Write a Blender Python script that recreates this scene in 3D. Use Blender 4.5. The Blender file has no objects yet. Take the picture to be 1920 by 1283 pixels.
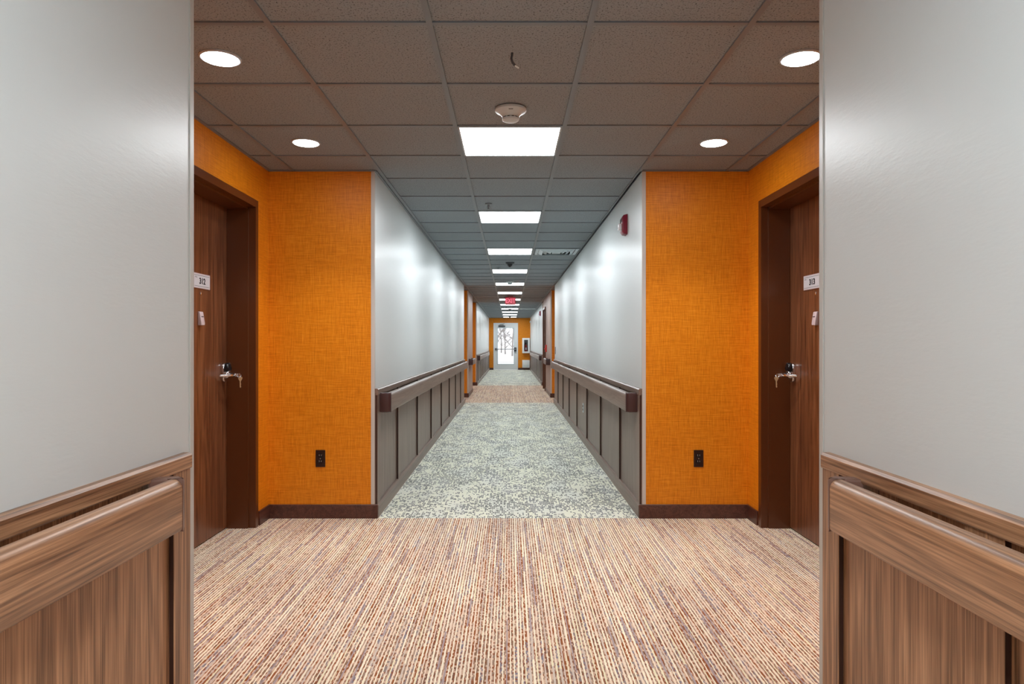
import bpy, bmesh, math, random
from mathutils import Vector, Matrix
random.seed(4)
S = bpy.context.scene
COL = S.collection
CX = -0.01            # corridor centre line
H = 2.44              # ceiling height
VW = 0.942            # half width of the corridor
VA = 1.687            # half width of the alcoves
D1, D2, D3, D4, D5 = 2.05, 4.80, 14.15, 20.05, 32.2
VF = 0.972            # half width of the far corridor
BACK = -3.0

# ------------------------------------------------------------ materials
def newmat(name):
    m = bpy.data.materials.new(name); m.use_nodes = True
    nt = m.node_tree
    return m, nt, nt.nodes['Principled BSDF']
class NB:
    def __init__(s, nt): s.nt = nt
    def n(s, typ, **kw):
        d = s.nt.nodes.new(typ)
        for k, v in kw.items(): setattr(d, k, v)
        return d
    def l(s, a, b): s.nt.links.new(a, b)
    def put(s, sock, v):
        if hasattr(v, 'node'): s.l(v, sock)
        else: sock.default_value = v
    def math(s, op, a, b=0.0, c=None, clamp=False):
        d = s.n('ShaderNodeMath', operation=op, use_clamp=clamp)
        s.put(d.inputs[0], a); s.put(d.inputs[1], b)
        if c is not None: s.put(d.inputs[2], c)
        return d.outputs[0]
    def comb(s, x, y, z):
        d = s.n('ShaderNodeCombineXYZ')
        s.put(d.inputs[0], x); s.put(d.inputs[1], y); s.put(d.inputs[2], z)
        return d.outputs[0]
    def coords(s):
        t = s.n('ShaderNodeTexCoord'); d = s.n('ShaderNodeSeparateXYZ'); s.l(t.outputs['Object'], d.inputs[0])
        return d.outputs[0], d.outputs[1], d.outputs[2]
    def noise(s, vec, scale=1.0, detail=2.0, rough=0.5, dist=0.0):
        d = s.n('ShaderNodeTexNoise'); s.l(vec, d.inputs['Vector'])
        d.inputs['Scale'].default_value = scale; d.inputs['Detail'].default_value = detail
        d.inputs['Roughness'].default_value = rough; d.inputs['Distortion'].default_value = dist
        return d.outputs['Fac']
    def white(s, vec):
        d = s.n('ShaderNodeTexWhiteNoise', noise_dimensions='3D'); s.l(vec, d.inputs['Vector'])
        return d.outputs['Value']
    def ramp(s, fac, stops, interp='LINEAR'):
        d = s.n('ShaderNodeValToRGB'); r = d.color_ramp; r.interpolation = interp
        r.elements[0].position = stops[0][0]; r.elements[0].color = (*stops[0][1], 1)
        r.elements[1].position = stops[-1][0]; r.elements[1].color = (*stops[-1][1], 1)
        for p, c in stops[1:-1]:
            e = r.elements.new(p); e.color = (*c, 1)
        s.put(d.inputs[0], fac); return d.outputs[0]
    def mix(s, fac, a, b, typ='MIX'):
        d = s.n('ShaderNodeMix', data_type='RGBA', blend_type=typ)
        s.put(d.inputs[0], fac)
        s.put(d.inputs[6], a if hasattr(a, 'node') else (*a, 1)); s.put(d.inputs[7], b if hasattr(b, 'node') else (*b, 1))
        return d.outputs[2]
    def bump(s, h, strength, dist, bsdf):
        d = s.n('ShaderNodeBump'); d.inputs['Strength'].default_value = strength; d.inputs['Distance'].default_value = dist
        s.l(h, d.inputs['Height']); s.l(d.outputs[0], bsdf.inputs['Normal'])
def srgb(r, g, b):
    f = lambda c: (c/255/12.92) if c/255 <= .04045 else ((c/255+.055)/1.055)**2.4
    return (f(r), f(g), f(b))
def plain(name, col, rough=0.5, metal=0.0, spec=0.5, emit=None, es=0.0):
    m, nt, b = newmat(name)
    b.inputs['Base Color'].default_value = (*col, 1); b.inputs['Roughness'].default_value = rough
    b.inputs['Metallic'].default_value = metal; b.inputs['Specular IOR Level'].default_value = spec
    if emit:
        b.inputs['Emission Color'].default_value = (*emit, 1); b.inputs['Emission Strength'].default_value = es
    return m

def wood(name, dark, mid, light, axis, rough=0.35, spec=0.5, cross=9.0, along=0.45, fine=0.35):
    """laminate wood, grain along object axis 1 (y) or 2 (z)"""
    m, nt, b = newmat(name); N = NB(nt); x, y, z = N.coords()
    if axis == 1: g, c1, c2 = y, z, x
    else: g, c1, c2 = z, y, x
    v = N.comb(N.math('MULTIPLY', c1, cross), N.math('MULTIPLY', c2, cross), N.math('MULTIPLY', g, along))
    n1 = N.noise(v, 1.0, 2.0, 0.5, 0.6)
    rings = N.math('SINE', N.math('MULTIPLY', n1, 46.0))
    rings = N.math('MULTIPLY_ADD', rings, 0.22, 0.5)
    v2 = N.comb(N.math('MULTIPLY', c1, 170.0), N.math('MULTIPLY', c2, 170.0), N.math('MULTIPLY', g, 2.6))
    n2 = N.noise(v2, 1.0, 3.0, 0.65)
    v3 = N.comb(N.math('MULTIPLY', c1, 28.0), N.math('MULTIPLY', c2, 28.0), N.math('MULTIPLY', g, 0.5))
    n3 = N.noise(v3, 1.0, 2.0, 0.6)
    f = N.math('ADD', N.math('MULTIPLY', rings, 0.35), N.math('ADD', N.math('MULTIPLY', N.math('SUBTRACT', n2, .5), fine*3), N.math('MULTIPLY_ADD', n3, 0.45, 0.10)))
    col = N.ramp(f, [(0.22, dark), (0.5, mid), (0.78, light)])
    N.l(col, b.inputs['Base Color'])
    b.inputs['Roughness'].default_value = rough; b.inputs['Specular IOR Level'].default_value = spec
    N.bump(n2, 0.12, 0.001, b)
    return m

M = {}
W = ((0.105, 0.044, 0.020), (0.35, 0.175, 0.088), (0.62, 0.34, 0.185))
M['walnut_h'] = wood('walnut_horizontal', *W, 1, rough=0.36, cross=14)
M['walnut_v'] = wood('walnut_vertical', *W, 2, rough=0.36)
G = ((0.120, 0.076, 0.057), (0.195, 0.135, 0.105), (0.280, 0.200, 0.160))  # same walnut farther off, grey of the grazing reflections put into the colour
M['grey_laminate_h'] = wood('glare_greyed_walnut_horizontal', *G, 1, rough=0.34, cross=14, fine=0.25)
M['grey_laminate_v'] = wood('glare_greyed_walnut_vertical', *G, 2, rough=0.36, fine=0.25)
Dk = ((0.045, 0.015, 0.010), (0.085, 0.030, 0.020), (0.14, 0.052, 0.034))
M['rail_wood'] = wood('handrail_walnut', *W, 1, rough=0.36, spec=1.0, cross=14)
M['near_cap'] = plain('walnut_brown_cap', (0.20, 0.105, 0.078), 0.28)
M['base_wood'] = wood('dark_base_wood', *Dk, 1, rough=0.35)
M['door_wood'] = wood('door_wood', (0.065, 0.020, 0.008), (0.155, 0.054, 0.021), (0.27, 0.108, 0.046), 2, rough=0.30, cross=7, fine=0.5)
M['frame_paint'] = plain('chocolate_frame_paint', (0.105, 0.030, 0.008), 0.28)
M['shaded_side'] = plain('shaded_stile_side', (0.035, 0.013, 0.009), 0.4)  # stile sides: dark edge with its shadow put into the colour
M['cap_plastic'] = plain('brown_cap_plastic', (0.050, 0.020, 0.020), 0.3)

def wallpaint():
    m, nt, b = newmat('pale_grey_wall_paint'); N = NB(nt); x, y, z = N.coords()
    v = N.comb(x, y, z)
    h_ = N.math('ADD', x, y)
    n = N.noise(N.comb(N.math('MULTIPLY', h_, 55.0), N.math('MULTIPLY', z, 170.0), 0.0), 1.0, 2.0, 0.5)
    n2 = N.noise(N.comb(N.math('MULTIPLY', h_, 16.0), N.math('MULTIPLY', z, 60.0), 4.0), 1.0, 2.0, 0.5)
    b.inputs['Base Color'].default_value = (0.66, 0.70, 0.70, 1)
    b.inputs['Roughness'].default_value = 0.33; b.inputs['Specular IOR Level'].default_value = 0.5
    h = N.math('ADD', N.math('MULTIPLY', n, 0.5), n2)
    N.bump(h, 0.12, 0.003, b)
    return m
M['wall'] = wallpaint()

def linen(name, c_dark, c_mid, c_light, rough=0.42):
    m, nt, b = newmat(name); N = NB(nt); x, y, z = N.coords()
    h = N.math('ADD', x, y)
    a = N.noise(N.comb(N.math('MULTIPLY', h, 420.0), N.math('MULTIPLY', z, 14.0), 0.0), 1.0, 2.0, 0.6)
    c = N.noise(N.comb(N.math('MULTIPLY', h, 14.0), N.math('MULTIPLY', z, 420.0), 3.0), 1.0, 2.0, 0.6)
    e = N.noise(N.comb(N.math('MULTIPLY', h, 120.0), N.math('MULTIPLY', z, 5.0), 7.0), 1.0, 2.0, 0.6)
    g = N.noise(N.comb(N.math('MULTIPLY', h, 5.0), N.math('MULTIPLY', z, 120.0), 9.0), 1.0, 2.0, 0.6)
    f = N.math('ADD', N.math('MULTIPLY', N.math('ADD', a, c), 0.28), N.math('MULTIPLY', N.math('ADD', e, g), 0.22))
    col = N.ramp(f, [(0.39, c_dark), (0.5, c_mid), (0.60, c_light)])
    N.l(col, b.inputs['Base Color']); b.inputs['Roughness'].default_value = rough; b.inputs['Specular IOR Level'].default_value = 0.3
    N.bump(f, 0.35, 0.0012, b)
    return m
M['orange'] = linen('orange_linen_wallpaper', (0.54, 0.155, 0.003), (0.73, 0.228, 0.005), (0.84, 0.32, 0.02))
M['orange_glare'] = linen('glare_washed_orange_wallpaper', (0.28, 0.19, 0.15), (0.40, 0.29, 0.24), (0.52, 0.39, 0.33))  # orange wallpaper at a glancing angle, its pale glare put into the colour

def carpet_brown():
    m, nt, b = newmat('striped_brown_carpet'); N = NB(nt); x, y, z = N.coords()
    wob = N.noise(N.comb(N.math('MULTIPLY', x, 45.0), N.math('MULTIPLY', y, 55.0), 0.0), 1.0, 1.0, 0.5)
    xs = N.math('ADD', x, N.math('MULTIPLY', N.math('SUBTRACT', wob, 0.5), 0.0032))
    u = N.math('MULTIPLY', xs, 1/0.0145)
    ci = N.math('FLOOR', u); fr = N.math('FRACT', u)
    r0 = N.white(N.comb(ci, 3.3, 0.5))
    wide = N.math('MULTIPLY_ADD', r0, 0.30, 0.30)             # share of the pale yarn in this pair
    pale = N.math('LESS_THAN', fr, wide)
    side = N.math('GREATER_THAN', fr, N.math('MULTIPLY_ADD', wide, 0.5, 0.5))
    def seg(lo, hi, seed):
        L = N.math('MULTIPLY_ADD', r0, hi - lo, lo)
        yi = N.math('FLOOR', N.math('ADD', N.math('MULTIPLY', y, L), N.math('MULTIPLY', r0, 37.0 + seed)))
        return N.white(N.comb(ci, yi, seed))
    rl = seg(1.2, 4.0, 1.7); rd = seg(3.0, 7.0, 9.3)
    light = N.ramp(rl, [(0.0, srgb(252, 244, 220)), (0.48, srgb(244, 228, 206)), (0.72, srgb(218, 206, 192)), (0.84, srgb(180, 166, 166)), (0.91, srgb(244, 238, 206)), (1.0, srgb(244, 238, 206))], 'CONSTANT')
    dark = N.ramp(rd, [(0.0, srgb(146, 114, 90)), (0.28, srgb(164, 138, 118)), (0.52, srgb(150, 136, 130)), (0.66, srgb(156, 98, 60)), (0.86, srgb(140, 134, 142)), (0.93, srgb(130, 94, 76)), (1.0, srgb(130, 94, 76))], 'CONSTANT')
    # twisted strands: short beads alternate along the brown yarn
    r2 = N.white(N.comb(N.math('MULTIPLY_ADD', ci, 2.0, side), N.math('FLOOR', N.math('MULTIPLY_ADD', y, 70.0, N.math('MULTIPLY', r0, 51.0))), 6.1))
    dark = N.mix(N.math('MULTIPLY', N.math('GREATER_THAN', r2, 0.62), 0.75), dark, srgb(232, 204, 176))
    dark = N.mix(N.math('MULTIPLY', N.math('LESS_THAN', r2, 0.20), 0.8), dark, srgb(148, 84, 46))
    col = N.mix(pale, dark, light)
    big = N.noise(N.comb(N.math('MULTIPLY', x, 3.0), N.math('MULTIPLY', y, 1.2), 0.0), 1.0, 2.0, 0.5)
    tint = N.ramp(big, [(0.38, (0.90, 0.88, 0.89)), (0.60, (1.0, 1.0, 1.0))])
    grain = N.noise(N.comb(N.math('MULTIPLY', x, 500.0), N.math('MULTIPLY', y, 300.0), 0.0), 1.0, 2.0, 0.6)
    k = N.math('MULTIPLY_ADD', grain, 1.2, 0.40)
    col = N.mix(1.0, col, tint, 'MULTIPLY')
    col = N.mix(1.0, col, N.comb(k, k, k), 'MULTIPLY')
    N.l(col, b.inputs['Base Color']); b.inputs['Roughness'].default_value = 0.95; b.inputs['Specular IOR Level'].default_value = 0.1
    N.bump(k, 0.4, 0.003, b)
    return m
M['carpet_brown'] = carpet_brown()

def carpet_grey():
    m, nt, b = newmat('flecked_grey_carpet'); N = NB(nt); x, y, z = N.coords()
    def dashes(sx, sy, seed, lo, hi):
        u = N.math('MULTIPLY', x, 1/sx); v = N.math('MULTIPLY', y, 1/sy)
        v = N.math('ADD', v, N.math('MULTIPLY', N.white(N.comb(N.math('FLOOR', u), seed, 0.0)), 0.6))
        cu, cv = N.math('FLOOR', u), N.math('FLOOR', v)
        r = N.white(N.comb(cu, cv, seed))
        fu, fv = N.math('FRACT', u), N.math('FRACT', v)
        inside = N.math('MULTIPLY', N.math('GREATER_THAN', fu, 0.28), N.math('GREATER_THAN', fv, 0.25))
        cl = N.noise(N.comb(N.math('MULTIPLY', x, 4.5), N.math('MULTIPLY', y, 2.4), seed), 1.0, 3.0, 0.6)
        th = N.math('MULTIPLY_ADD', cl, hi - lo, lo)
        return N.math('MULTIPLY', inside, N.math('LESS_THAN', r, th))
    a = dashes(0.0125, 0.042, 1.3, -0.55, 1.40)
    c = dashes(0.028, 0.022, 5.1, -0.55, 1.10)
    big = N.noise(N.comb(N.math('MULTIPLY', x, 3.2), N.math('MULTIPLY', y, 1.1), 0.0), 1.0, 2.0, 0.5)
    base = N.ramp(big, [(0.36, srgb(226, 227, 216)), (0.5, srgb(236, 235, 216)), (0.64, srgb(230, 230, 218))])
    dk = N.ramp(big, [(0.4, srgb(108, 109, 106)), (0.6, srgb(118, 119, 122))])
    md = srgb(140, 141, 134)
    col = N.mix(c, base, md); col = N.mix(a, col, dk)
    grain = N.noise(N.comb(N.math('MULTIPLY', x, 420.0), N.math('MULTIPLY', y, 300.0), 0.0), 1.0, 2.0, 0.6)
    g2 = N.math('MULTIPLY_ADD', grain, 0.8, 0.6)
    col = N.mix(1.0, col, N.comb(g2, g2, g2), 'MULTIPLY')
    N.l(col, b.inputs['Base Color']); b.inputs['Roughness'].default_value = 0.95; b.inputs['Specular IOR Level'].default_value = 0.1
    N.bump(grain, 0.4, 0.003, b)
    return m
M['carpet_grey'] = carpet_grey()

def tiles():
    m, nt, b = newmat('fissured_ceiling_tile'); N = NB(nt); x, y, z = N.coords()
    n = N.noise(N.comb(N.math('MULTIPLY', x, 140.0), N.math('MULTIPLY', y, 115.0), 0.0), 1.0, 3.0, 0.75)
    n2 = N.noise(N.comb(N.math('MULTIPLY', x, 320.0), N.math('MULTIPLY', y, 320.0), 2.0), 1.0, 2.0, 0.6)
    f = N.math('MINIMUM', N.math('MULTIPLY', N.math('SUBTRACT', n, 0.335), 8.0), 1.0, clamp=True)
    col = N.mix(f, (0.03, 0.035, 0.04), (0.280, 0.315, 0.340))
    k = N.math('MULTIPLY_ADD', n2, 0.5, 0.75)
    col = N.mix(1.0, col, N.comb(k, k, k), 'MULTIPLY')
    N.l(col, b.inputs['Base Color']); b.inputs['Roughness'].default_value = 0.8; b.inputs['Specular IOR Level'].default_value = 0.25
    N.bump(f, 0.3, 0.002, b)
    return m
M['tile'] = tiles()
M['grid'] = plain('grid_metal', (0.175, 0.20, 0.225), 0.4)
M['guard'] = plain('pale_vinyl_guard', (0.56, 0.54, 0.50), 0.35)
LIGHT = 6.4
M['panel'] = plain('lit_diffuser', (0.8, 0.8, 0.8), 0.5, emit=(0.91, 0.965, 1.0), es=LIGHT)
M['down'] = plain('lit_downlight_lens', (0.8, 0.8, 0.8), 0.5, emit=(0.95, 0.97, 1.0), es=LIGHT*1.5)
M['light_trim'] = plain('white_light_trim', (0.42, 0.46, 0.50), 0.4)
M['white_plastic'] = plain('white_plastic', (0.54, 0.62, 0.66), 0.35)
M['offwhite'] = plain('offwhite_enamel', (0.86, 0.87, 0.86), 0.35)
M['greywhite'] = plain('pale_grey_door_paint', (0.74, 0.76, 0.76), 0.35)
M['black'] = plain('black_plastic', (0.012, 0.012, 0.014), 0.25)
M['grey_dark'] = plain('dark_grey', (0.06, 0.06, 0.065), 0.5)
M['brownplastic'] = plain('dark_brown_plastic', (0.022, 0.008, 0.007), 0.3)
M['slot'] = plain('pale_slots', (0.42, 0.33, 0.30), 0.4)
M['chrome'] = plain('satin_chrome', (0.72, 0.72, 0.74), 0.22, 1.0)
M['bar_metal'] = plain('grey_bar_metal', (0.30, 0.31, 0.32), 0.4)
M['brass'] = plain('brass', (0.80, 0.62, 0.36), 0.35, 0.45)
M['red'] = plain('red_plastic', (0.24, 0.006, 0.03), 0.3)
M['bright_red'] = plain('bright_red', (0.60, 0.02, 0.01), 0.3)
M['lens'] = plain('clear_strobe_lens', (0.85, 0.87, 0.9), 0.08)
M['plate'] = plain('white_sign_plate', (0.62, 0.64, 0.68), 0.35)
M['plate_edge'] = plain('pinkish_plate_edge', (0.60, 0.50, 0.52), 0.35)
M['ink'] = plain('dark_ink', (0.03, 0.035, 0.045), 0.5)
M['exit_face'] = plain('red_lit_exit_face', (0.20, 0.003, 0.008), 0.4, emit=(0.75, 0.0, 0.02), es=0.07)
M['exit_letters'] = plain('lit_exit_letters', (0.6, 0.06, 0.12), 0.4, emit=(1.0, 0.10, 0.18), es=0.26)
M['exit_body'] = plain('red_exit_housing', (0.30, 0.015, 0.015), 0.4)
M['bark'] = plain('grey_bark', (0.28, 0.26, 0.25), 0.9)
M['snow'] = plain('pale_ground', (0.78, 0.78, 0.77), 0.9)
M['asphalt'] = plain('grey_path', (0.45, 0.45, 0.45), 0.9)
def glass():
    m = bpy.data.materials.new('clear_glass'); m.use_nodes = True; nt = m.node_tree; nt.nodes.clear(); N = NB(nt)
    o = N.n('ShaderNodeOutputMaterial'); mx = N.n('ShaderNodeMixShader'); fr = N.n('ShaderNodeFresnel'); fr.inputs[0].default_value = 1.45
    t = N.n('ShaderNodeBsdfTransparent'); g = N.n('ShaderNodeBsdfGlossy'); g.inputs['Roughness'].default_value = 0.02
    N.l(fr.outputs[0], mx.inputs[0]); N.l(t.outputs[0], mx.inputs[1]); N.l(g.outputs[0], mx.inputs[2]); N.l(mx.outputs[0], o.inputs[0])
    return m
M['glass'] = glass()

# ------------------------------------------------------------ mesh helpers
def X(s, v): return CX + s*v
def add_box(bm, x0, x1, y0, y1, z0, z1, bevel=0.0, seg=2, mi=0):
    x0, x1 = min(x0, x1), max(x0, x1); y0, y1 = min(y0, y1), max(y0, y1); z0, z1 = min(z0, z1), max(z0, z1)
    t = bmesh.new()
    vs = [t.verts.new(p) for p in ((x0,y0,z0),(x1,y0,z0),(x1,y1,z0),(x0,y1,z0),(x0,y0,z1),(x1,y0,z1),(x1,y1,z1),(x0,y1,z1))]
    for f in ((0,3,2,1),(4,5,6,7),(0,1,5,4),(1,2,6,5),(2,3,7,6),(3,0,4,7)): t.faces.new([vs[i] for i in f])
    if bevel > 0:
        bmesh.ops.bevel(t, geom=t.edges[:], offset=bevel, segments=seg, profile=0.5, affect='EDGES')
    merge(bm, t, mi)
def merge(bm, t, mi=0):
    for f in t.faces: f.material_index = mi
    me = bpy.data.meshes.new('tmp'); t.to_mesh(me); t.free(); n0 = len(bm.faces)
    bm.from_mesh(me); bpy.data.meshes.remove(me)
def add_prism(bm, pts, a0, a1, axis, bevel=0.0, mi=0):
    """extrude the 2D outline pts along axis (0,1,2); the outline runs in the other two axes in order"""
    t = bmesh.new()
    def P(p, a):
        if axis == 0: return (a, p[0], p[1])
        if axis == 1: return (p[0], a, p[1])
        return (p[0], p[1], a)
    A = [t.verts.new(P(p, a0)) for p in pts]; B = [t.verts.new(P(p, a1)) for p in pts]
    n = len(pts)
    for i in range(n): t.faces.new((A[i], A[(i+1) % n], B[(i+1) % n], B[i]))
    c0 = t.faces.new(A[::-1]); c1 = t.faces.new(B)
    if bevel > 0:
        bmesh.ops.bevel(t, geom=list(c0.edges) + list(c1.edges), offset=bevel, segments=3, profile=0.5, affect='EDGES')
    bmesh.ops.recalc_face_normals(t, faces=t.faces[:])
    merge(bm, t, mi)
def add_lathe(bm, prof, origin, direction=(0,0,1), seg=32, scale2=(1,1), mi=0):
    t = bmesh.new(); rows = []
    q = Vector((0,0,1)).rotation_difference(Vector(direction)).to_matrix()
    for r, h in prof:
        row = []
        for i in range(seg):
            a = 2*math.pi*i/seg
            p = q @ Vector((r*math.cos(a)*scale2[0], r*math.sin(a)*scale2[1], h)) + Vector(origin)
            row.append(t.verts.new(p))
        rows.append(row)
    for j in range(len(rows)-1):
        for i in range(seg):
            t.faces.new((rows[j][i], rows[j][(i+1) % seg], rows[j+1][(i+1) % seg], rows[j+1][i]))
    t.faces.new(rows[0][::-1]); t.faces.new(rows[-1])
    bmesh.ops.recalc_face_normals(t, faces=t.faces[:])
    merge(bm, t, mi)
def add_tube(bm, pts, rad, seg=10, mi=0):
    t = bmesh.new(); rows = []; pts = [Vector(p) for p in pts]; n = len(pts)
    rads = rad if isinstance(rad, (list, tuple)) else [rad]*n
    up = None
    for k, p in enumerate(pts):
        d = (pts[min(k+1, n-1)] - pts[max(k-1, 0)]).normalized()
        if up is None:
            up = Vector((0,0,1)) if abs(d.z) < 0.9 else Vector((1,0,0))
        u = (up - d*up.dot(d)).normalized(); w = d.cross(u); up = u
        rows.append([t.verts.new(p + (u*math.cos(2*math.pi*i/seg) + w*math.sin(2*math.pi*i/seg))*rads[k]) for i in range(seg)])
    for j in range(n-1):
        for i in range(seg): t.faces.new((rows[j][i], rows[j][(i+1) % seg], rows[j+1][(i+1) % seg], rows[j+1][i]))
    t.faces.new(rows[0][::-1]); t.faces.new(rows[-1])
    bmesh.ops.recalc_face_normals(t, faces=t.faces[:])
    merge(bm, t, mi)
def rrect(a0, a1, b0, b1, radii, seg=5):
    """rounded rectangle outline; radii for corners (a0b0, a1b0, a1b1, a0b1)"""
    out = []
    cs = [(a0, b0, 1, 1, 180), (a1, b0, -1, 1, 270), (a1, b1, -1, -1, 0), (a0, b1, 1, -1, 90)]
    for (a, b, sa, sb, st), r in zip(cs, radii):
        if r <= 0: out.append((a, b)); continue
        ca, cb = a + sa*r, b + sb*r
        for i in range(seg+1):
            t = math.radians(st + 90*i/seg)
            out.append((ca + r*math.cos(t), cb + r*math.sin(t)))
    return out
def world_loc(o):
    v = Vector(o.location)
    while o.parent: o = o.parent; v = v + Vector(o.location)
    return v
def obj(name, bm, mats, parent=None, origin=(0,0,0), smooth=False):
    """links bm (built in world coordinates) as one mesh object"""
    o0 = world_loc(parent) if parent else Vector(origin)
    bmesh.ops.translate(bm, verts=bm.verts[:], vec=-o0)
    me = bpy.data.meshes.new(name); bm.to_mesh(me); bm.free()
    for m in (mats if isinstance(mats, (list, tuple)) else [mats]): me.materials.append(M[m] if isinstance(m, str) else m)
    if smooth:
        for p in me.polygons: p.use_smooth = True
        me.set_sharp_from_angle(angle=math.radians(38))
    o = bpy.data.objects.new(name, me); COL.objects.link(o)
    if parent: o.parent = parent
    else: o.location = o0
    return o
def tag(o, label, cat, group=None):
    o['label'] = label; o['category'] = cat
    if group: o['group'] = group
    return o
def thing(name, label, cat, loc, group=None):
    o = bpy.data.objects.new(name, None); COL.objects.link(o); o.location = loc; o.empty_display_size = 0.1
    return tag(o, label, cat, group)
def dup(root, loc, label, group=None):
    r = root.copy(); COL.objects.link(r); r.location = loc; r['label'] = label
    if group: r['group'] = group
    for ch in list(root.children):
        c = ch.copy(); COL.objects.link(c); c.parent = r
        for g in ch.children:
            d = g.copy(); COL.objects.link(d); d.parent = c
    return r
def struct(name, bm, mats, parent=None, smooth=False):
    o = obj(name, bm, mats, parent, smooth=smooth)
    if not parent: o['kind'] = 'structure'
    return o
def struct_root(name, loc=(0,0,0)):
    o = bpy.data.objects.new(name, None); COL.objects.link(o); o.location = loc; o['kind'] = 'structure'; return o
def B(*a, **k):
    bm = bmesh.new(); add_box(bm, *a, **k); return bm
def paint(bm, test, mi):
    bm.faces.ensure_lookup_table()
    for f in bm.faces:
        f.normal_update()
        if test(f.calc_center_median(), f.normal): f.material_index = mi

# ------------------------------------------------------------ room shell
EXTR = 2.15
def floor_piece(name, y0, y1, mat):
    struct(name, B(-EXTR, EXTR, y0, y1, -0.05, 0.0), mat)
floor_piece('floor', BACK-.1, D2, 'carpet_brown')
floor_piece('floor', D2, 14.22, 'carpet_grey')
floor_piece('floor', 14.22, 20.12, 'carpet_brown')
floor_piece('floor', 20.12, D5, 'carpet_grey')
ceil = struct('ceiling', B(-EXTR, EXTR, BACK-.1, D5+.15, H+0.006, H+0.06), 'tile')
g = bmesh.new(); gz0, gz1 = H-0.002, H+0.008
Y0 = 3.20
ys = [Y0 + 0.61*k for k in range(-10, 48)]
def halfw(y):
    if D1 < y < D2 or D3 < y < D4: return VA
    return VW if y < D4 else VF
for y in ys:
    if BACK < y < D5: add_box(g, X(-1, halfw(y)), X(1, halfw(y)), y-.0115, y+.0115, gz0+.0015, gz1)
for x in (-.305, .305, -.915, .915):
    add_box(g, x-.012, x+.012, BACK, D5, gz0, gz1)
for x in (-1.525, 1.525):
    for a, b in ((D1, D2), (D3, D4)): add_box(g, x-.012, x+.012, a, b, gz0, gz1)
for s in (-1, 1):
    for (a, b, v) in ((BACK, D1, VW), (D2, D3, VW), (D4, D5, VF), (D1, D2, VA), (D3, D4, VA)):
        add_box(g, X(s, v-.018), X(s, v), a, b, gz0, gz1)
    for y, e in ((D2, -1), (D3, 1), (D4, -1), (D1, 1)):
        add_box(g, X(s, VW-.01), X(s, VA), y, y+e*.02, gz0, gz1)
struct('ceiling_grid', g, 'grid', ceil)

SN = {-1: 'left', 1: 'right'}
for s in (-1, 1):
    nm = 'wall_' + SN[s]
    def wall(v0, v1, y0, y1, z0=0.0, z1=H+.006, mats=('wall', 'orange'), test=None):
        bm = B(X(s, v0), X(s, v1), y0, y1, z0, z1)
        if test: paint(bm, test, 1)
        return struct(nm, bm, list(mats))
    wall(VW, 2.1, BACK, D1, test=lambda c, n: abs(n.y) > .5)                       # near corridor wall
    # first alcove: wallpapered wall with a door opening, one mesh
    bm = bmesh.new()
    add_box(bm, X(s, VA), X(s, 2.1), D1, 3.58, 0, H+.006)
    add_box(bm, X(s, VA), X(s, 2.1), 4.595, D2, 0, H+.006)
    add_box(bm, X(s, VA), X(s, 2.1), 3.58, 4.595, 2.185, H+.006)
    struct(nm, bm, 'orange')
    wall(VW, 2.1, D2, D3, test=lambda c, n: abs(n.y) > .5)                        # corridor wall
    # second alcove
    wall(VA, 2.1, D3, D4, mats=('orange',))
    if s < 0:
        wall(VW, VA, 15.6, 17.45, mats=('orange_glare', 'orange'), test=lambda c, n: abs(n.y) > .5)
    else:
        bm = bmesh.new()
        add_box(bm, X(s, VW), X(s, VA), 15.55, 17.70, 0, H+.006)
        add_box(bm, X(s, VW), X(s, VA), 18.72, 19.05, 0, H+.006)
        add_box(bm, X(s, VW), X(s, VA), 17.70, 18.72, 2.185, H+.006)
        paint(bm, lambda c, n: abs(n.y) > .5, 1)
        struct(nm, bm, ['orange_glare', 'orange'])
    wall(VF, 2.1, D4, D5, test=lambda c, n: abs(n.y) > .5)
# far wall with the opening of the glazed door
FX0, FX1, FZ = -0.775, 0.385, 2.215
bm = bmesh.new()
add_box(bm, -2.1, FX0+.02, D5, D5+.16, 0, H+.006); add_box(bm, FX1-.02, 2.1, D5, D5+.16, 0, H+.006); add_box(bm, FX0+.02, FX1-.02, D5, D5+.16, FZ-.02, H+.006)
struct('wall_back', bm, 'orange')
struct('wall_front', B(-2.1, 2.1, BACK-.12, BACK, 0, H+.006), 'wall')

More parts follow.
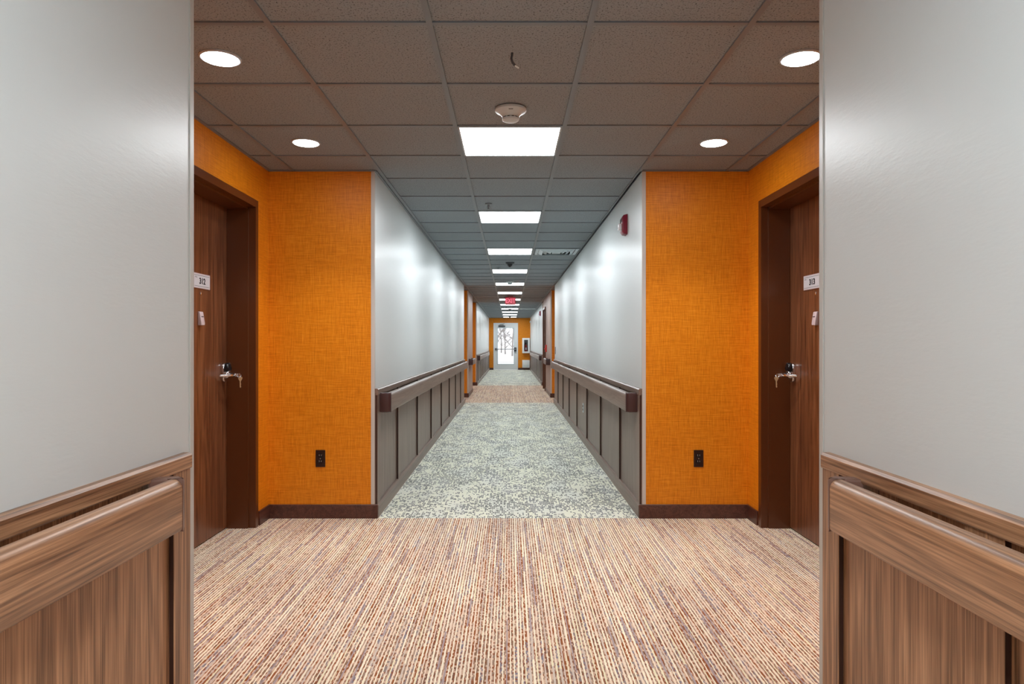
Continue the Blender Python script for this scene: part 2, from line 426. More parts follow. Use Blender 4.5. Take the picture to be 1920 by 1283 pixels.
# ------------------------------------------------------------ baseboards on wallpapered walls
BH, BT = 0.0975, 0.012
for s in (-1, 1):
    def base(y0=None, y1=None, v=None, vv=None, y=None, e=1):
        bm = bmesh.new()
        if v is not None: add_box(bm, X(s, v-BT), X(s, v), y0, y1, 0, BH, .002, 1)
        else: add_box(bm, X(s, vv[0]), X(s, vv[1]), y, y-e*BT, 0, BH, .002, 1)
        return bm
    parts = [base(4.605, D2, v=VA), base(vv=(VW-.024, VA), y=D2), base(D1, 3.575, v=VA), base(vv=(VW-.024, VA), y=D1, e=-1)]
    bm = parts[0]
    for p in parts[1:]: merge_me = bpy.data.meshes.new('t'); p.to_mesh(merge_me); p.free(); bm.from_mesh(merge_me); bpy.data.meshes.remove(merge_me)
    struct('baseboard_' + SN[s], bm, 'base_wood')
    end = 17.45 if s < 0 else 19.05
    st = 15.6 if s < 0 else 15.55
    bm = bmesh.new()
    add_box(bm, X(s, VW-.012), X(s, VA), st-BT, st, 0, BH, .002, 1)
    add_box(bm, X(s, VW-BT), X(s, VW), st-BT, (end if s < 0 else 17.69), 0, BH, .002, 1)
    if s > 0: add_box(bm, X(s, VW-BT), X(s, VW), 18.73, end, 0, BH, .002, 1)
    add_box(bm, X(s, VF-.03), X(s, VA), D4-BT, D4, 0, BH, .002, 1)
    add_box(bm, X(s, VA-BT), X(s, VA), D3, st, 0, BH, .002, 1)
    add_box(bm, X(s, VA-BT), X(s, VA), end, D4, 0, BH, .002, 1)
    struct('baseboard_' + SN[s], bm, 'base_wood')
bm = bmesh.new(); add_box(bm, X(-1, VF), FX0, D5-BT, D5, 0, BH, .002, 1); add_box(bm, FX1, X(1, VF), D5-BT, D5, 0, BH, .002, 1)
struct('baseboard_back', bm, 'base_wood')

# ------------------------------------------------------------ wainscot (wall trim) and handrails
tn = [0]
def wainscot(s, v, y0, y1, stiles, sw=0.115, fin='walnut'):
    tn[0] += 1
    root = struct_root('trim_%d' % tn[0], (X(s, v), y0, 0))
    struct('panel', B(X(s, v-.006), X(s, v), y0, y1, BH, .87), fin + '_v', root)
    for a in stiles:
        bm = B(X(s, v-.021), X(s, v-.006), a, min(a+sw, y1), BH, .8655, .0015, 1)
        paint(bm, lambda c, n: abs(n.y) > .9, 1)
        struct('stile', bm, [fin + '_v', 'shaded_side'], root)
    bm = bmesh.new()
    add_prism(bm, [(X(s, v), .8655), (X(s, v-.024), .8655), (X(s, v-.026), .869), (X(s, v-.026), .903), (X(s, v-.020), .910), (X(s, v), .910)], y0, y1, 1)
    struct('cap_rail', bm, fin + '_h', root)
    bm = bmesh.new()
    add_prism(bm, [(X(s, v), 0), (X(s, v-.027), 0), (X(s, v-.027), .088), (X(s, v-.020), BH), (X(s, v), BH)], y0, y1, 1)
    struct('base_rail', bm, fin + '_h', root)
for s in (-1, 1):
    near = [1.893, BACK] + ([1.258, .03, -1.2] if s > 0 else [.60, -.62, -1.84])
    wainscot(s, VW, BACK, 1.99, near, sw=.11)
    wainscot(s, VW, D2+.003, D3-.01, [D2+.003] + [5.70 + 1.22*k for k in range(7)], fin='grey_laminate')  # grey_laminate: the same walnut, greyed by glare put into the colour
    wainscot(s, VF, D4+.003, D5-.02, [D4+.003] + [D4+.9+1.22*k for k in range(10)], fin='grey_laminate')  # grey_laminate: the same walnut, greyed by glare put into the colour

def handrail(s, v, y0, y1, label, cap0=True, cap1=True, long=True, fin='grey_laminate_h'):  # grey_laminate_h: walnut with the grey of its glare put into the colour
    root = thing('handrail', label, 'handrail', (X(s, v), y0, .738), 'handrails along the corridor walls')
    vo, vi = v-.100, v-.071
    a, b = X(s, vo), X(s, vi)
    rad = (.010, .003, .003, .0255)   # a0 is the outer face
    pts = [(a + (p[0])*(1 if b > a else -1), p[1]) for p in rrect(0, abs(b-a), .738, .875, rad)]
    ya, yb = (y0 + (.03 if cap0 else 0)), (y1 - (.03 if cap1 else 0))
    bm = bmesh.new(); add_prism(bm, pts, ya, yb, 1)
    obj('rail', bm, fin, root, smooth=True)
    for on, ye, e in ((cap0, y0, 1), (cap1, y1, -1)):
        if not on: continue
        # the return cap turns back to the wall with a rounded outer corner
        vw = v-.021 if v != VW or long else v
        o_, i_ = X(s, vo-.001), X(s, vw)
        R = .026
        out = [(i_, ye), (i_, ye + e*.045), (X(s, vi), ye + e*.045), (X(s, vi), ye + e*.028), (o_, ye + e*.028)]
        cx, cy = X(s, vo-.001+R), ye + e*R
        for k in range(7):
            t = math.radians(90*k/6)
            out.append((cx - s*R*math.cos(t), cy - e*R*math.sin(t)))
        bm = bmesh.new(); add_prism(bm, out, .7365, .8765, 2, bevel=.009)
        obj('end_cap', bm, 'near_cap' if fin == 'rail_wood' else 'cap_plastic', root, smooth=True)
    n = max(1, int((y1-y0)/1.22))
    for k in range(n):
        yy = y0 + (k+.5)*(y1-y0)/n
        bm = bmesh.new(); vw = v-.006 if long else v
        add_box(bm, X(s, vw), X(s, vw-.008), yy-.02, yy+.02, .76, .84, .002, 1); add_box(bm, X(s, vw-.004), X(s, vi+.002), yy-.012, yy+.012, .77, .80, .002, 1)
        obj('bracket', bm, 'cap_plastic', root)
    return root
P = {-1: 'left', 1: 'right'}
for s in (-1, 1):
    w = P[s]
    handrail(s, VW, BACK+.02, 1.805, 'walnut wood-grain handrail in the near foreground, on the %s wall' % w, fin='rail_wood')
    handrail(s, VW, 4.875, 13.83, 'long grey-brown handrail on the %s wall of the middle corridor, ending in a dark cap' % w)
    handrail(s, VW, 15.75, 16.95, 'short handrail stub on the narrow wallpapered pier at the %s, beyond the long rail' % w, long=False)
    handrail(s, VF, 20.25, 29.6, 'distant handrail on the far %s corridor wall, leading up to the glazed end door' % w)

# ------------------------------------------------------------ corner guards
def guard(s, v, y, e, label, z0=.91, both=True):
    """L-shaped strip at the wall corner; e=+1 face looks to the camera"""
    bm = bmesh.new(); t = .002
    if e > 0:   # corner at the near end of a wall: one wing on the face, one on the corridor side
        add_box(bm, X(s, v-t), X(s, v+.024), y-t, y, BH, H-.003, .0007, 1)
        add_box(bm, X(s, v-t), X(s, v), y, y+.024, z0, H-.003, .0007, 1)
    else:
        add_box(bm, X(s, v-t), X(s, v+.024), y, y+t, BH, H-.003, .0007, 1)
        add_box(bm, X(s, v-t-.0015), X(s, v), y-.024, y, z0, H-.003, .001, 1)
    o = obj('corner_guard', bm, 'guard', origin=(X(s, v), y, BH))
    tag(o, label, 'corner guard', 'pale corner guards')
for s in (-1, 1):
    w = P[s]
    guard(s, VW, D1, -1, 'pale vertical corner strip on the edge of the large near %s wall' % w, z0=0.0)
    guard(s, VW, D2, 1, 'pale corner strip between the %s orange wall and the grey corridor wall' % w, z0=.911)
    guard(s, VW, D3, -1, 'thin pale corner strip at the far end of the long %s corridor wall' % w, z0=.911)
    guard(s, VW, 15.6 if s < 0 else 15.55, 1, 'pale corner strip on the narrow %s pier with the short handrail' % w, z0=BH)
    guard(s, VF, D4, 1, 'distant pale corner strip where the farthest %s corridor wall begins' % w, z0=.911)

# ------------------------------------------------------------ apartment doors
def text_mesh(txt, size, bold=0.0, sx=1.0):
    cu = bpy.data.curves.new('lettering', 'FONT'); cu.body = txt; cu.size = size; cu.align_x = 'CENTER'; cu.align_y = 'CENTER'
    cu.extrude = 0.0006; cu.offset = bold
    o = bpy.data.objects.new('lettering', cu); COL.objects.link(o)
    dg = bpy.context.evaluated_depsgraph_get(); dg.update()
    me = bpy.data.meshes.new_from_object(o.evaluated_get(dg))
    bpy.data.objects.remove(o); bpy.data.curves.remove(cu)
    bm = bmesh.new(); bm.from_mesh(me); bpy.data.meshes.remove(me)
    bmesh.ops.scale(bm, vec=(sx, 1, 1), verts=bm.verts[:])
    return bm
def place_text(bm, right, up, loc):
    r, u = Vector(right), Vector(up); n = r.cross(u)
    m = Matrix((r, u, n)).transposed().to_4x4(); m.translation = Vector(loc)
    bmesh.ops.transform(bm, matrix=m, verts=bm.verts[:]); return bm

VL = 1.87        # plane of the door leaf
for s, num, n in ((-1, '312', 1), (1, '313', 2)):
    root = struct_root('door_%d' % n, (X(s, VA), 4.09, 0))
    y0, y1 = 3.585, 4.590
    fo = VA - .006
    # steel frame: face, rabbet and stop swept round jambs and head
    bm = bmesh.new()
    prof = [(0.0, fo), (.048, fo), (.048, fo+.046), (.062, fo+.046), (.062, VL-.002), (.048, VL-.002), (.048, VL+.05), (0.0, VL+.05)]
    def J(ybase, e):
        pts = [(X(s, v), ybase + e*k) for k, v in prof]
        add_prism(bm, pts, 0, 2.140, 2)
    J(y0, 1); J(y1, -1)
    pts = [(X(s, v), 2.185-k) for k, v in prof]
    add_prism(bm, pts, y0, y1, 1)
    obj('door_frame', bm, 'frame_paint', root)
    leaf = obj('door_leaf', B(X(s, VL), X(s, VL+.045), y0+.052, y1-.052, .008, 2.135, .002, 1), 'door_wood', root)
    # lock: tall rounded escutcheon, dark upper shield, lever, key cylinder
    lk = 4.472; zc = 1.022
    bm = bmesh.new()
    pts = [(lk + a, z) for a, z in rrect(-.034, .034, .975, 1.100, (.033, .033, .033, .033), 8)]
    add_prism(bm, pts, X(s, VL), X(s, VL-.020), 0, bevel=.006)
    add_lathe(bm, [(.031, 0), (.031, .018), (.026, .030), (.019, .034)], (X(s, VL-.012), lk, 1.028), (-s, 0, 0), 28)
    obj('escutcheon', bm, 'chrome', leaf, smooth=True)
    bm = bmesh.new()
    pts = [(lk + a, z) for a, z in rrect(-.031, .031, 1.050, 1.102, (.006, .006, .030, .030), 8)]
    add_prism(bm, pts, X(s, VL-.016), X(s, VL-.046), 0, bevel=.010)
    obj('reader_shield', bm, 'black', leaf, smooth=True)
    bm = bmesh.new()
    add_lathe(bm, [(.013, 0), (.013, .060), (.011, .066)], (X(s, VL-.028), lk, zc), (-s, 0, 0), 20)
    arm = [(X(s, VL-.074), lk, zc), (X(s, VL-.076), lk-.03, zc), (X(s, VL-.070), lk-.065, zc), (X(s, VL-.052), lk-.095, zc), (X(s, VL-.026), lk-.112, zc)]
    add_tube(bm, arm, [.012, .011, .010, .009, .007], 12)
    obj('lever_handle', bm, 'chrome', leaf, smooth=True)
    bm = bmesh.new()
    add_lathe(bm, [(.011, 0), (.011, .004), (.006, .006)], (X(s, VL), 4.152, 1.533), (-s, 0, 0), 20)
    obj('peephole', bm, 'chrome', leaf, smooth=True)
    # wedge-shaped door knocker
    kn = bmesh.new()
    pts = [(X(s, VL), 1.338), (X(s, VL-.021), 1.340), (X(s, VL-.023), 1.350), (X(s, VL-.013), 1.414), (X(s, VL-.010), 1.421), (X(s, VL), 1.421)]
    add_prism(kn, pts, 4.112, 4.160, 1, bevel=.003)
    k = obj('door_knocker', kn, 'plate_edge', root, smooth=True); k['label'] = 'pale wedge-shaped knocker plate'
    obj('slot', B(X(s, VL-.0150), X(s, VL-.0185), 4.124, 4.150, 1.388, 1.393), 'ink', k)
    # room number sign
    ya, yb = (4.045, 4.267) if s < 0 else (4.085, 4.310)
    sg = obj('room_sign', B(X(s, VL), X(s, VL-.006), ya, yb, 1.562, 1.652, .001, 1), 'plate_edge', root)
    sg['label'] = 'white room number plate reading ' + num
    obj('sign_face', B(X(s, VL-.0055), X(s, VL-.0068), ya+.006, yb-.006, 1.567, 1.647), 'plate', sg)
    bm = bmesh.new()
    add_box(bm, X(s, VL-.0064), X(s, VL-.0074), ya+.01, yb-.012, 1.6385, 1.6405)
    add_box(bm, X(s, VL-.0064), X(s, VL-.0074), ya+.01, yb-.012, 1.5735, 1.5755)
    # a few strokes of fine print in the upper corner nearest the reading start
    rs = ya+.016 if s < 0 else yb-.016
    dr = 1 if s < 0 else -1
    add_box(bm, X(s, VL-.0064), X(s, VL-.0074), rs, rs+dr*.030, 1.6255, 1.6275)
    add_box(bm, X(s, VL-.0064), X(s, VL-.0074), rs+dr*.004, rs+dr*.022, 1.630, 1.6315)
    obj('rule_line', bm, 'grey_dark', sg)
    t = text_mesh(num, .050, .0016, 1.10)
    place_text(t, (0, -s*1.0, 0), (0, 0, 1), (X(s, VL-.0076), (4.158 if s < 0 else 4.185), 1.605))
    obj('room_number', t, 'ink', sg)
    # key in the lock with a second key hanging from its ring
    kr = thing('key_ring', 'brass keys hanging from the door lock at the %s, door numbered %s' % (SN[s], num), 'keys', (X(s, VL-.090), lk, zc))
    bm = bmesh.new()
    add_box(bm, X(s, VL-.094), X(s, VL-.112), lk-.0015, lk+.0015, zc-.010, zc+.010, .001, 1)
    obj('key', bm, 'chrome', kr)
    bm = bmesh.new(); cxr, czr = X(s, VL-.108), zc-.006
    add_tube(bm, [(cxr + .011*math.cos(a), lk + .006*math.sin(a), czr + .011*math.sin(a)) for a in [2*math.pi*i/20 for i in range(21)]], .0016, 6)
    obj('ring', bm, 'chrome', kr, smooth=True)
    bm = bmesh.new(); kx = X(s, VL-.114)
    out = [(-.003, -.070), (.003, -.074), (.005, -.066), (.003, -.058), (.005, -.050), (.003, -.040), (.004, -.030), (.008, -.024), (.014, -.012), (.012, -.004), (.004, 0), (-.004, 0), (-.012, -.004), (-.014, -.012), (-.008, -.024), (-.004, -.030)]
    add_prism(bm, [(kx + a, zc-.010 + b) for a, b in out], lk-.0012, lk+.0012, 1)
    obj('hanging_key', bm, 'brass', kr)

# brown door in the right pier of the second alcove
root = struct_root('door_4', (X(1, VW), 18.21, 0)); s = 1
bm = bmesh.new()
prof = [(0, VW-.03), (.05, VW-.03), (.05, VW+.09), (0, VW+.09)]
for yb, e in ((17.70, 1), (18.72, -1)): add_prism(bm, [(X(1, v), yb + e*k) for k, v in prof], 0, 2.14, 2)
add_prism(bm, [(X(1, v), 2.19-k) for k, v in prof], 17.70, 18.72, 1)
obj('door_frame', bm, 'frame_paint', root)
lf = obj('door_leaf', B(X(1, VW+.03), X(1, VW+.075), 17.752, 18.668, .008, 2.138, .002, 1), 'door_wood', root)

# ------------------------------------------------------------ glazed end door
root = struct_root('door_3', ((FX0+FX1)/2, D5, 0))
bm = bmesh.new()
for a, b in ((FX0, FX0+.052), (FX1-.052, FX1)): add_box(bm, a, b, D5-.02, D5+.14, 0, FZ, .003, 1)
add_box(bm, FX0, FX1, D5-.0205, D5+.1405, FZ-.052, FZ, .003, 1)
obj('door_frame', bm, 'greywhite', root)
bm = bmesh.new(); lx0, lx1 = FX0+.055, FX1-.055; gx0, gx1, gz0_, gz1_ = -.575, .195, .27, 1.975
ly0, ly1 = D5+.005, D5+.05
add_box(bm, lx0, gx0, ly0, ly1, .01, FZ-.055, .002, 1); add_box(bm, gx1, lx1, ly0, ly1, .01, FZ-.055, .002, 1)
add_box(bm, gx0-.002, gx1+.002, ly0+.0005, ly1-.0005, .01, gz0_); add_box(bm, gx0-.002, gx1+.002, ly0+.0005, ly1-.0005, gz1_, FZ-.055)
leaf = obj('door_leaf', bm, 'greywhite', root)
obj('window_pane', B(gx0-.001, gx1+.001, D5+.024, D5+.030, gz0_-.001, gz1_+.001), 'glass', leaf)
bm = bmesh.new()
for a in ((gx0-.02, gx0+.012, gz0_-.02, gz1_+.02), (gx1-.012, gx1+.02, gz0_-.02, gz1_+.02)): add_box(bm, a[0], a[1], ly0-.008, ly0+.004, a[2], a[3], .002, 1)
for a in ((gz0_-.02, gz0_+.012), (gz1_-.012, gz1_+.02)): add_box(bm, gx0-.02, gx1+.02, ly0-.0085, ly0+.004, a[0], a[1], .002, 1)
obj('glazing_bead', bm, 'white_plastic', leaf)
pb = bmesh.new()
add_box(pb, lx0+.05, lx1-.05, ly0-.075, ly0-.045, .955, .995, .008, 2)
obj('panic_bar', pb, 'bar_metal', leaf, smooth=True)
bm = bmesh.new()
add_box(bm, lx1-.14, lx1-.02, ly0-.07, ly0, .87, 1.06, .01, 2); add_box(bm, lx0+.02, lx0+.11, ly0-.06, ly0, .93, 1.02, .01, 2)
obj('bar_mount', bm, 'grey_dark', leaf, smooth=True)
bm = bmesh.new()
add_box(bm, -.54, -.22, ly0-.06, ly0, 2.02, 2.09, .006, 2)
obj('door_closer', bm, 'grey_dark', leaf, smooth=True)
bm = bmesh.new()
add_tube(bm, [(-.30, ly0-.03, 2.095), (-.30, ly0-.05, 2.115), (-.50, ly0-.14, 2.125), (-.25, D5-.03, 2.185)], .010, 8)
obj('closer_arm', bm, 'grey_dark', leaf, smooth=True)

# ------------------------------------------------------------ ceiling fixtures
ORD = ['nearest and largest', 'second nearest', 'third nearest', 'fourth nearest', 'fifth nearest', 'sixth nearest', 'seventh nearest', 'eighth nearest', 'fourth from the far end', 'third from the far end', 'second from the far end', 'last, right before the end door']
LG = 'square ceiling light panels down the corridor'
def cl_label(k):
    return {0: 'bright square ceiling light panel, the nearest and largest, just beyond the smoke detector',
            1: 'bright square ceiling light panel, second nearest in the row, sprinkler head just before it',
            2: 'bright square ceiling light panel, third in the row, level with the air vent'}.get(k, 'distant lit square ceiling panel, %s of the row' % ORD[k])
lt = thing('ceiling_light', cl_label(0), 'ceiling light', (0, Y0+.61+.305, H), LG)
zc = H
bm = bmesh.new(); a, b_ = .2925, .2825
yc = Y0+.61+.305
for x0, x1, y0, y1 in ((-a, a, -a, -b_), (-a, a, b_, a), (-a, -b_, -b_, b_), (b_, a, -b_, b_)):
    add_box(bm, x0, x1, yc+y0, yc+y1, H-.001, H+.005)
obj('light_frame', bm, 'light_trim', lt)
obj('diffuser', B(-b_, b_, yc-b_, yc+b_, H+.0005, H+.004), 'panel', lt)
for k in range(1, 12): dup(lt, (0, yc+2.44*k, H), cl_label(k))
dup(lt, (0, yc-.61*6, H), 'added fill light panel above the viewer, out of the frame'); dup(lt, (0, yc-.61*8, H), 'added fill light panel just behind the viewer, out of the frame'); dup(lt, (0, yc-.61*10, H), 'added fill light panel farthest behind the viewer, out of the frame')  # unseen panels added to brighten the near walls, off the row's spacing

DG = 'round recessed downlights over the orange alcoves'
dl = thing('downlight', 'round lit downlight high at the left, nearer of the left pair', 'downlight', (-1.232, 2.905, H), DG)
bm = bmesh.new()
add_lathe(bm, [(.086, .0055), (.086, .001), (.080, -.003), (.074, -.002), (.073, .0055)], (-1.232, 2.905, H), (0,0,1), 40)
obj('trim_ring', bm, 'light_trim', dl, smooth=True)
bm = bmesh.new(); add_lathe(bm, [(.0725, .005), (.0725, -.0045), (.060, -.0065), (.03, -.0075), (.001, -.008)], (-1.232, 2.905, H), (0,0,1), 40)
obj('lens', bm, 'down', dl, smooth=True)
dup(dl, (1.238, 2.905, H), 'round lit downlight high at the right, nearer of the right pair')
dup(dl, (-1.232, 4.125, H), 'smaller looking round downlight before the left orange wall, farther of the left pair')
dup(dl, (1.232, 4.125, H), 'smaller looking round downlight before the right orange wall, farther of the right pair')

for x, y in ((-1.232, 2.905), (1.238, 2.905), (-1.232, 4.125), (1.232, 4.125)):
    sp_ = bpy.data.lights.new('downlight_beam', 'SPOT'); sp_.energy = 19; sp_.spot_size = math.radians(100); sp_.spot_blend = 0.8
    sp_.shadow_soft_size = 0.07; sp_.color = (1.0, 0.97, 0.95)
    so = bpy.data.objects.new('downlight_beam', sp_); COL.objects.link(so); so.location = (x, y, H-.012)
SG = 'ceiling detectors on the centre line'
sd = thing('smoke_detector', 'white round smoke detector in front of the nearest ceiling light panel', 'smoke detector', (.004, 3.53, H), SG)
bm = bmesh.new()
add_lathe(bm, [(.080, .0005), (.081, -.010), (.076, -.016), (.060, -.022), (.048, -.036), (.043, -.044)], (.004, 3.53, H), (0,0,1), 48)
obj('housing', bm, 'white_plastic', sd, smooth=True)
bm = bmesh.new()
for i in range(12):
    t = 2*math.pi*(i+.5)/12
    c, sn_ = math.cos(t), math.sin(t)
    add_tube(bm, [(.004 + .0405*math.cos(t + k*.07), 3.53 + .0405*math.sin(t + k*.07), H-.0475) for k in (-2, -1, 0, 1, 2)], .0035, 6)
obj('vent_slot', bm, 'grey_dark', sd)
bm = bmesh.new(); add_lathe(bm, [(.038, -.043), (.044, -.050), (.042, -.058), (.034, -.064), (.010, -.066)], (.004, 3.53, H), (0,0,1), 40)
obj('sensor_cap', bm, 'white_plastic', sd, smooth=True)
bm = bmesh.new(); add_box(bm, -.006, .016, 3.463, 3.467, H-.0215, H-.0185)
obj('indicator', bm, 'grey_dark', sd)
dup(sd, (0, 13.26, H), 'small distant ceiling detector between the fourth and fifth light panels')
# dark dome detectors farther down
bm = bmesh.new(); add_lathe(bm, [(.065, .0), (.064, -.012), (.05, -.02)], (0, 10.2, H), (0,0,1), 32)
dm = thing('dome_detector', 'small dark cone detector between the third and fourth ceiling panels', 'detector', (0, 10.2, H), SG)
obj('base', bm, 'grey_dark', dm, smooth=True)
bm = bmesh.new(); add_lathe(bm, [(.045, -.019), (.036, -.045), (.012, -.066)], (0, 10.2, H), (0,0,1), 32)
obj('sensor', bm, 'black', dm, smooth=True)
dup(dm, (0, 23.6, H), 'tiny dark detector just beyond the exit sign')
dup(dm, (0, 30.4, H), 'tiny dark detector before the last ceiling panel at the corridor end')

sp = thing('sprinkler', 'small pendent sprinkler head just in front of the second ceiling light panel', 'sprinkler', (-.185, 5.93, H), 'sprinkler heads left of the centre line')
bm = bmesh.new(); add_lathe(bm, [(.030, .004), (.030, -.003), (.012, -.007)], (-.185, 5.93, H), (0,0,1), 28); obj('escutcheon', bm, 'grid', sp, smooth=True)
bm = bmesh.new(); add_lathe(bm, [(.009, 0), (.009, -.018), (.004, -.022), (.004, -.044)], (-.185, 5.93, H), (0,0,1), 16)
for e in (-1, 1): add_tube(bm, [(-.185+e*.008, 5.93, H-.016), (-.185+e*.013, 5.93, H-.028), (-.185+e*.004, 5.93, H-.044)], .002, 6)
obj('body', bm, 'grid', sp, smooth=True)
bm = bmesh.new(); add_lathe(bm, [(.016, -.044), (.016, -.0465)], (-.185, 5.93, H), (0,0,1), 20); obj('deflector', bm, 'grid', sp)
dup(sp, (-.187, 10.87, H), 'tiny sprinkler head just before the fourth ceiling light panel')

# loose cable poking out of a tile
cb = thing('loose_cable', 'short loose grey cable with bare tip dangling from a ceiling tile', 'cable', (.008, 2.86, H))
pts = [(.010, 2.86, H+.006), (.009, 2.86, H-.004), (.006, 2.86, H-.018), (.011, 2.86, H-.034), (.022, 2.86, H-.048)]
bm = bmesh.new(); add_tube(bm, pts, .0050, 8); obj('sheath', bm, 'grey_dark', cb, smooth=True)
bm = bmesh.new(); add_tube(bm, [(.021, 2.86, H-.047), (.030, 2.86, H-.054), (.038, 2.86, H-.058)], .0032, 6); add_tube(bm, [(.021, 2.86, H-.047), (.028, 2.86, H-.050), (.034, 2.86, H-.052)], .0012, 6)
obj('bare_tip', bm, 'offwhite', cb, smooth=True)

# air diffusers
def vent(x0, x1, y0, y1, label):
    r = thing('air_vent', label, 'air vent', ((x0+x1)/2, (y0+y1)/2, H), 'ceiling air vents')
    xc, yc2 = (x0+x1)/2, (y0+y1)/2; hx, hy = (x1-x0)/2, (y1-y0)/2
    bm = bmesh.new(); add_box(bm, x0+.02, x1-.02, y0+.02, y1-.02, H+.001, H+.004); obj('backing', bm, 'black', r)
    bm = bmesh.new()
    def ring(f0, f1, z0, z1):
        ax, ay, bx, by = hx*f0, hy*f0, hx*f1, hy*f1
        A = [(-ax,-ay,z0),(ax,-ay,z0),(ax,ay,z0),(-ax,ay,z0)]; C = [(-bx,-by,z1),(bx,-by,z1),(bx,by,z1),(-bx,by,z1)]
        th = .0015
        for i in range(4):
            j = (i+1) % 4
            vs = [bm.verts.new((xc+p[0], yc2+p[1], H+p[2])) for p in (A[i], A[j], C[j], C[i])]
            v2 = [bm.verts.new((xc+p[0], yc2+p[1], H+p[2]+th)) for p in (A[i], A[j], C[j], C[i])]
            bm.faces.new(vs); bm.faces.new(v2[::-1])
            for q in range(4): bm.faces.new((vs[q], v2[q], v2[(q+1) % 4], vs[(q+1) % 4]))
    ring(1.0, .86, -.004, -.005); ring(.84, .66, .001, -.022); ring(.62, .46, .001, -.022); ring(.42, .26, .001, -.022)
    add_box(bm, xc-hx*.2, xc+hx*.2, yc2-hy*.2, yc2+hy*.2, H-.02, H-.017)
    for i in range(3):
        add_box(bm, xc+hx*(.30+i*.17), xc+hx*(.33+i*.17), yc2-hy*.75, yc2-hy*.2, H-.024, H-.004)
    bmesh.ops.recalc_face_normals(bm, faces=bm.faces[:])
    obj('louvre', bm, 'white_plastic', r)
    bm = bmesh.new()
    return r
vent(.335, .885, 8.72, 9.27, 'square louvred air vent in the ceiling right of the third light panel')
vent(.335, .885, 23.36, 23.91, 'distant square air vent in the ceiling above the far right corridor wall')

# exit sign
ex = thing('exit_sign', 'small red lit exit sign hanging from the ceiling on the centre line', 'exit sign', (.012, 17.3, H))
ez0, ez1 = H-.222, H-.028; ex0, ex1 = -.125, .150
bm = bmesh.new(); add_box(bm, -.06, .085, 17.25, 17.35, H-.028, H-.001, .004, 1); obj('canopy', bm, 'exit_body', ex)
bm = bmesh.new(); add_prism(bm, rrect(ex0, ex1, ez0, ez1, (.03, .03, .03, .03)), 17.28, 17.32, 1, bevel=.004); obj('housing', bm, 'exit_body', ex, smooth=True)
bm = bmesh.new(); add_prism(bm, rrect(ex0+.010, ex1-.010, ez0+.010, ez1-.010, (.025, .025, .025, .025)), 17.277, 17.281, 1); obj('face', bm, 'exit_face', ex)
t = text_mesh('EXIT', .15, .003, .82); place_text(t, (1, 0, 0), (0, 0, 1), (.0125, 17.2755, (ez0+ez1)/2)); obj('lettering', t, 'exit_letters', ex)

# ------------------------------------------------------------ wall fixtures
def strobe(s, v, y, label):
    r = thing('alarm_strobe', label, 'fire alarm', (X(s, v), y, 2.10), 'red alarm strobes on the right wall')
    bm = bmesh.new(); add_prism(bm, [(X(s, v+.002), 2.095), (X(s, v-.028), 2.100), (X(s, v-.042), 2.118), (X(s, v-.044), 2.225), (X(s, v-.030), 2.250), (X(s, v+.002), 2.258)], y-.055, y+.055, 1, bevel=.010)
    obj('housing', bm, 'red', r, smooth=True)
    bm = bmesh.new(); add_box(bm, X(s, v-.036), X(s, v-.070), y-.030, y+.030, 2.135, 2.185, .008, 2); obj('strobe_lens', bm, 'lens', r, smooth=True)
    bm = bmesh.new(); 
    for k in range(5): add_box(bm, X(s, v-.0435), X(s, v-.0465), y-.03, y+.03, 2.196+k*.006, 2.198+k*.006)
    obj('sounder_grille', bm, 'brownplastic', r)
strobe(1, VW, 5.46, 'red fire alarm horn strobe high on the right corridor wall, the nearer one')
strobe(1, VF, 21.3, 'tiny red alarm strobe high on the farthest right corridor wall')

def outlet(xc, y, z, label, mat='brownplastic', horiz=False):
    r = thing('power_outlet', label, 'power outlet', (xc, y, z), 'power outlets')
    obj('cover_plate', B(xc-.034, xc+.034, y-.006, y, z-.060, z+.060, .0025, 2), mat, r)
    for dz in (-.021, .021):
        bm = bmesh.new(); add_prism(bm, rrect(xc-.017, xc+.017, z+dz-.014, z+dz+.014, (.009,)*4), y-.008, y-.004, 1); f = obj('socket', bm, 'black', r)
        bm = bmesh.new()
        add_box(bm, xc-.0085, xc-.0055, y-.0086, y-.0075, z+dz-.002, z+dz+.008); add_box(bm, xc+.0055, xc+.0085, y-.0086, y-.0075, z+dz-.002, z+dz+.007)
        obj('slot', bm, 'slot', f)
    bm = bmesh.new(); add_lathe(bm, [(.0035, 0), (.0035, .002)], (xc, y-.006, z), (0,-1,0), 12); obj('screw', bm, 'slot', r)
outlet(-1.331, D2, .420, 'dark brown duplex outlet low on the left orange wall')
outlet(1.326, D2, .420, 'dark brown duplex outlet low on the right orange wall')
# outlet in the right wainscot and switch above the rail at its end
def sideplate(name, label, cat, s, v, y, z, hw, hh, mat, toggles):
    r = thing(name, label, cat, (X(s, v), y, z))
    obj('cover_plate', B(X(s, v), X(s, v-.006), y-hw, y+hw, z-hh, z+hh, .0025, 2), mat, r)
    for dz in toggles:
        obj('socket' if name == 'power_outlet' else 'toggle', B(X(s, v-.005), X(s, v-.0085), y-.016, y+.016, z+dz-.013, z+dz+.013, .001, 1), 'black', r)
sideplate('power_outlet', 'grey outlet plate set in the right corridor panelling below the handrail', 'power outlet', 1, VW-.006, 8.60, .42, .035, .060, 'white_plastic', (-.021, .021))
sideplate('wall_switch', 'dark switch plate on the far end of the long right corridor wall, above the rail', 'switch', 1, VW, 13.95, 1.09, .05, .075, 'grey_dark', (0,))

